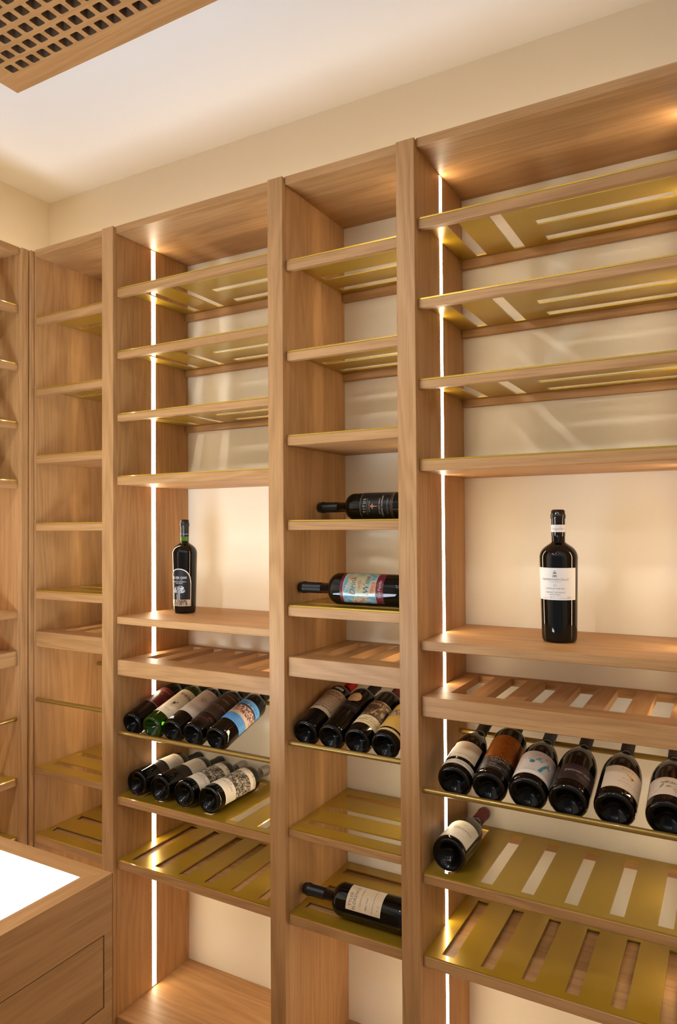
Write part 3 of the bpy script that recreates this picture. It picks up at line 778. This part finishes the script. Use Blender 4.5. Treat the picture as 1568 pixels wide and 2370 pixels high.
# --- wide right bay, six slanted
gD = 'slanted bottles on the rods of the wide right bay'
def d_slant(i, lab, **k):
    roll = k.pop('roll')
    kk = dict(kind='bur', R=(.0420 if i < 2 else .0436), H=.296, rn=.0146, capt=.72, glass=GLASSB)
    kk.update(k)
    bottle(lab, gD, slanted((-.5890, -.5050, -.4162, -.3278, -.2320, -.1290)[i], .0185, (.9902 if i < 2 else .9914), TH, D(roll)), **kk)
d_slant(0, 'slanted bottle with cream square label over a black and cream band, nearest the light strip', roll=12, cap=CAPBRN, labels=[dict(hw=.90, t0=.046, t1=.112, mat=paper((.66, .56, .38)), print=[
    ('p', [(-.007, .080), (-.004, .080), (-.003, .098), (-.005, .098)], (.74, .52, .30)), ('p', [(-.002, .076), (.001, .076), (.003, .100), (.001, .100)], (.70, .44, .26)), ('p', [(.003, .083), (.005, .083), (.010, .097), (.008, .097)], (.60, .46, .34)), ('t', 'THREE STICKS', .0, .059, .0075, 0, (.40, .32, .24))]),
    dict(name='band_label', hw=1.42, t0=.018, t1=.0345, mat=paper((.66, .58, .46)), print=[('t', 'PINOT NOIR SONOMA', .004, .0275, .0062, .2, (.25, .20, .16)), ('t', 'sonoma coast', .0, .0215, .0040, 0, (.40, .33, .28))])])
d_slant(1, 'slanted bottle with shining copper foil label', roll=20, kind='bdx', R=.0410, H=.300, capt=.78, labels=[dict(hw=1.45, t0=.074, t1=.164, mat=COPPER),
    dict(name='lower_label', hw=1.45, t0=.022, t1=.0735, mat=paper((.018, .014, .012), .4), print=[('t', 'IDENTRIC', .0, .0675, .0115, .1, (.55, .22, .05)), ('t', 'MALBEC BARREL AGED', .004, .058, .0052, 0, (.55, .46, .38)), ('t', 'MENDOZA', -.008, .0520, .0044, 0, (.42, .35, .30)), ('t', 'MALBEC', -.012, .0430, .0048, 0, (.50, .42, .36)), ('r', -.058, .058, .0385, .0390, (.45, .40, .36)), ('t', 'ARGENTINA', -.004, .0325, .0056, 0, (.50, .42, .36))])])
TEAL, TEAL2 = (.07, .24, .30), (.22, .38, .42)
d_slant(2, 'slanted bottle with pale label and blue watercolour', roll=20, cap=CAPBLUE, labels=[dict(hw=1.40, t0=.022, t1=.110, mat=paper((.62, .53, .46)), print=[
    ('r', -.0585, .0585, .0222, .0340, (.76, .70, .62)), ('d', -.016, .068, .0065, .0062, TEAL), ('d', -.015, .069, .0034, .0032, (.04, .15, .20)), ('p', [(-.022, .072), (-.028, .078), (-.018, .076)], TEAL2), ('p', [(-.012, .074), (-.002, .088), (.004, .086), (-.004, .074)], TEAL2),
    ('p', [(-.003, .080), (.008, .076), (.007, .070), (-.001, .073)], TEAL2), ('p', [(.002, .040), (.010, .038), (.014, .054), (.022, .070), (.016, .072), (.008, .056)], TEAL), ('p', [(.016, .070), (.028, .062), (.029, .066), (.022, .075)], TEAL), ('p', [(.018, .076), (.026, .074), (.021, .082)], (.12, .26, .29)), ('p', [(.010, .094), (.016, .088), (.015, .093)], (.12, .16, .16)), ('p', [(-.014, .094), (-.002, .101), (.0, .099), (-.010, .093)], (.48, .42, .37)), ('t', 'PASCUAL TOSO', -.016, .0385, .0040, 0, (.30, .27, .26))])])
d_slant(3, 'slanted black bottle with dark plum label and pale lowercase lettering', roll=25, cap=CAPBRN, labels=[dict(hw=1.05, t0=.026, t1=.084, mat=paper((.030, .018, .017), .45), print=[
    ('t', 'penner-ash', -.003, .0600, .0138, .1, (.44, .36, .32)), ('t', 'WILLAMETTE VALLEY', .014, .0465, .0044, 0, (.40, .17, .09)), ('t', 'PINOT NOIR', .014, .0405, .0044, 0, (.40, .17, .09))])])
d_slant(4, 'slanted bottle with cream label, gold edge and gold bird', roll=26, cap=CAPBRN, labels=[dict(hw=1.16, t0=.024, t1=.102, mat=paper((.66, .54, .40)), print=[
    ('r', -.0487, .0487, .0240, .0254, (.62, .36, .08)), ('r', -.0487, .0487, .1008, .1020, (.62, .36, .08)), ('t', 'ALEX', .0, .0920, .0125, 0, (.42, .34, .26)),
    ('p', [(-.006, .082), (.008, .077), (.017, .076), (.027, .070), (.016, .071), (.012, .062), (.006, .072)], (.55, .30, .06)), ('d', .0125, .0700, .0024, .0026, (.05, .03, .02)), ('t', 'PINOT NOIR', .008, .0590, .0062, 0, (.40, .30, .20)), ('t', 'WILLAMETTE VALLEY', .008, .0470, .0052, 0, (.30, .22, .14)), ('t', 'OREGON 2016', .008, .0380, .0042, 0, (.45, .35, .26))])])
LEAF = (.24, .25, .08)
d_slant(5, 'slanted bottle with cream label and green leaves, at the right picture edge', roll=14, cap=CAPBRN, labels=[dict(hw=1.35, t0=.026, t1=.086, mat=paper((.66, .55, .42)), print=[
    ('t', 'winderlea', -.003, .0690, .0130, 0, (.16, .13, .10)), ('p', [(-.030, .048), (-.026, .050), (-.021, .060), (-.022, .064), (-.027, .056)], LEAF), ('p', [(-.018, .053), (-.012, .057), (-.004, .054), (-.012, .052)], LEAF), ('p', [(-.040, .034), (-.028, .046), (-.026, .048), (-.037, .037)], LEAF), ('p', [(-.020, .068), (-.013, .073), (-.011, .072), (-.017, .067)], LEAF),
    ('t', 'PINOT NOIR', .012, .0560, .0046, 0, (.40, .32, .24)), ('t', 'WILLAMETTE', .012, .0480, .0050, 0, (.30, .24, .18)), ('t', 'VALLEY 2015', .012, .0415, .0044, 0, (.36, .28, .20))])])
R = .0420
bottle('bottle with wine red foil and cream script label lying on the brass rack', None, slanted(-.6090, .0300, ZL['BG1'][1] + .0046 + math.sqrt(R * R - .015 ** 2), 0, D(12)), kind='bur', R=R, H=.290, rn=.0148, cap=CAPWINE, capt=.745, glass=GLASSB,
       labels=[dict(hw=1.05, t0=.014, t1=.108, mat=paper((.76, .66, .50)), print=[('t', 'Silhouette', .006, .066, .0130, .4, (.28, .22, .17)), ('p', [(-.004, .088), (.006, .092), (.012, .090), (.004, .086)], (.66, .50, .26)), ('t', 'Pinot Noir', .012, .036, .0050, .3, (.50, .40, .30))])])
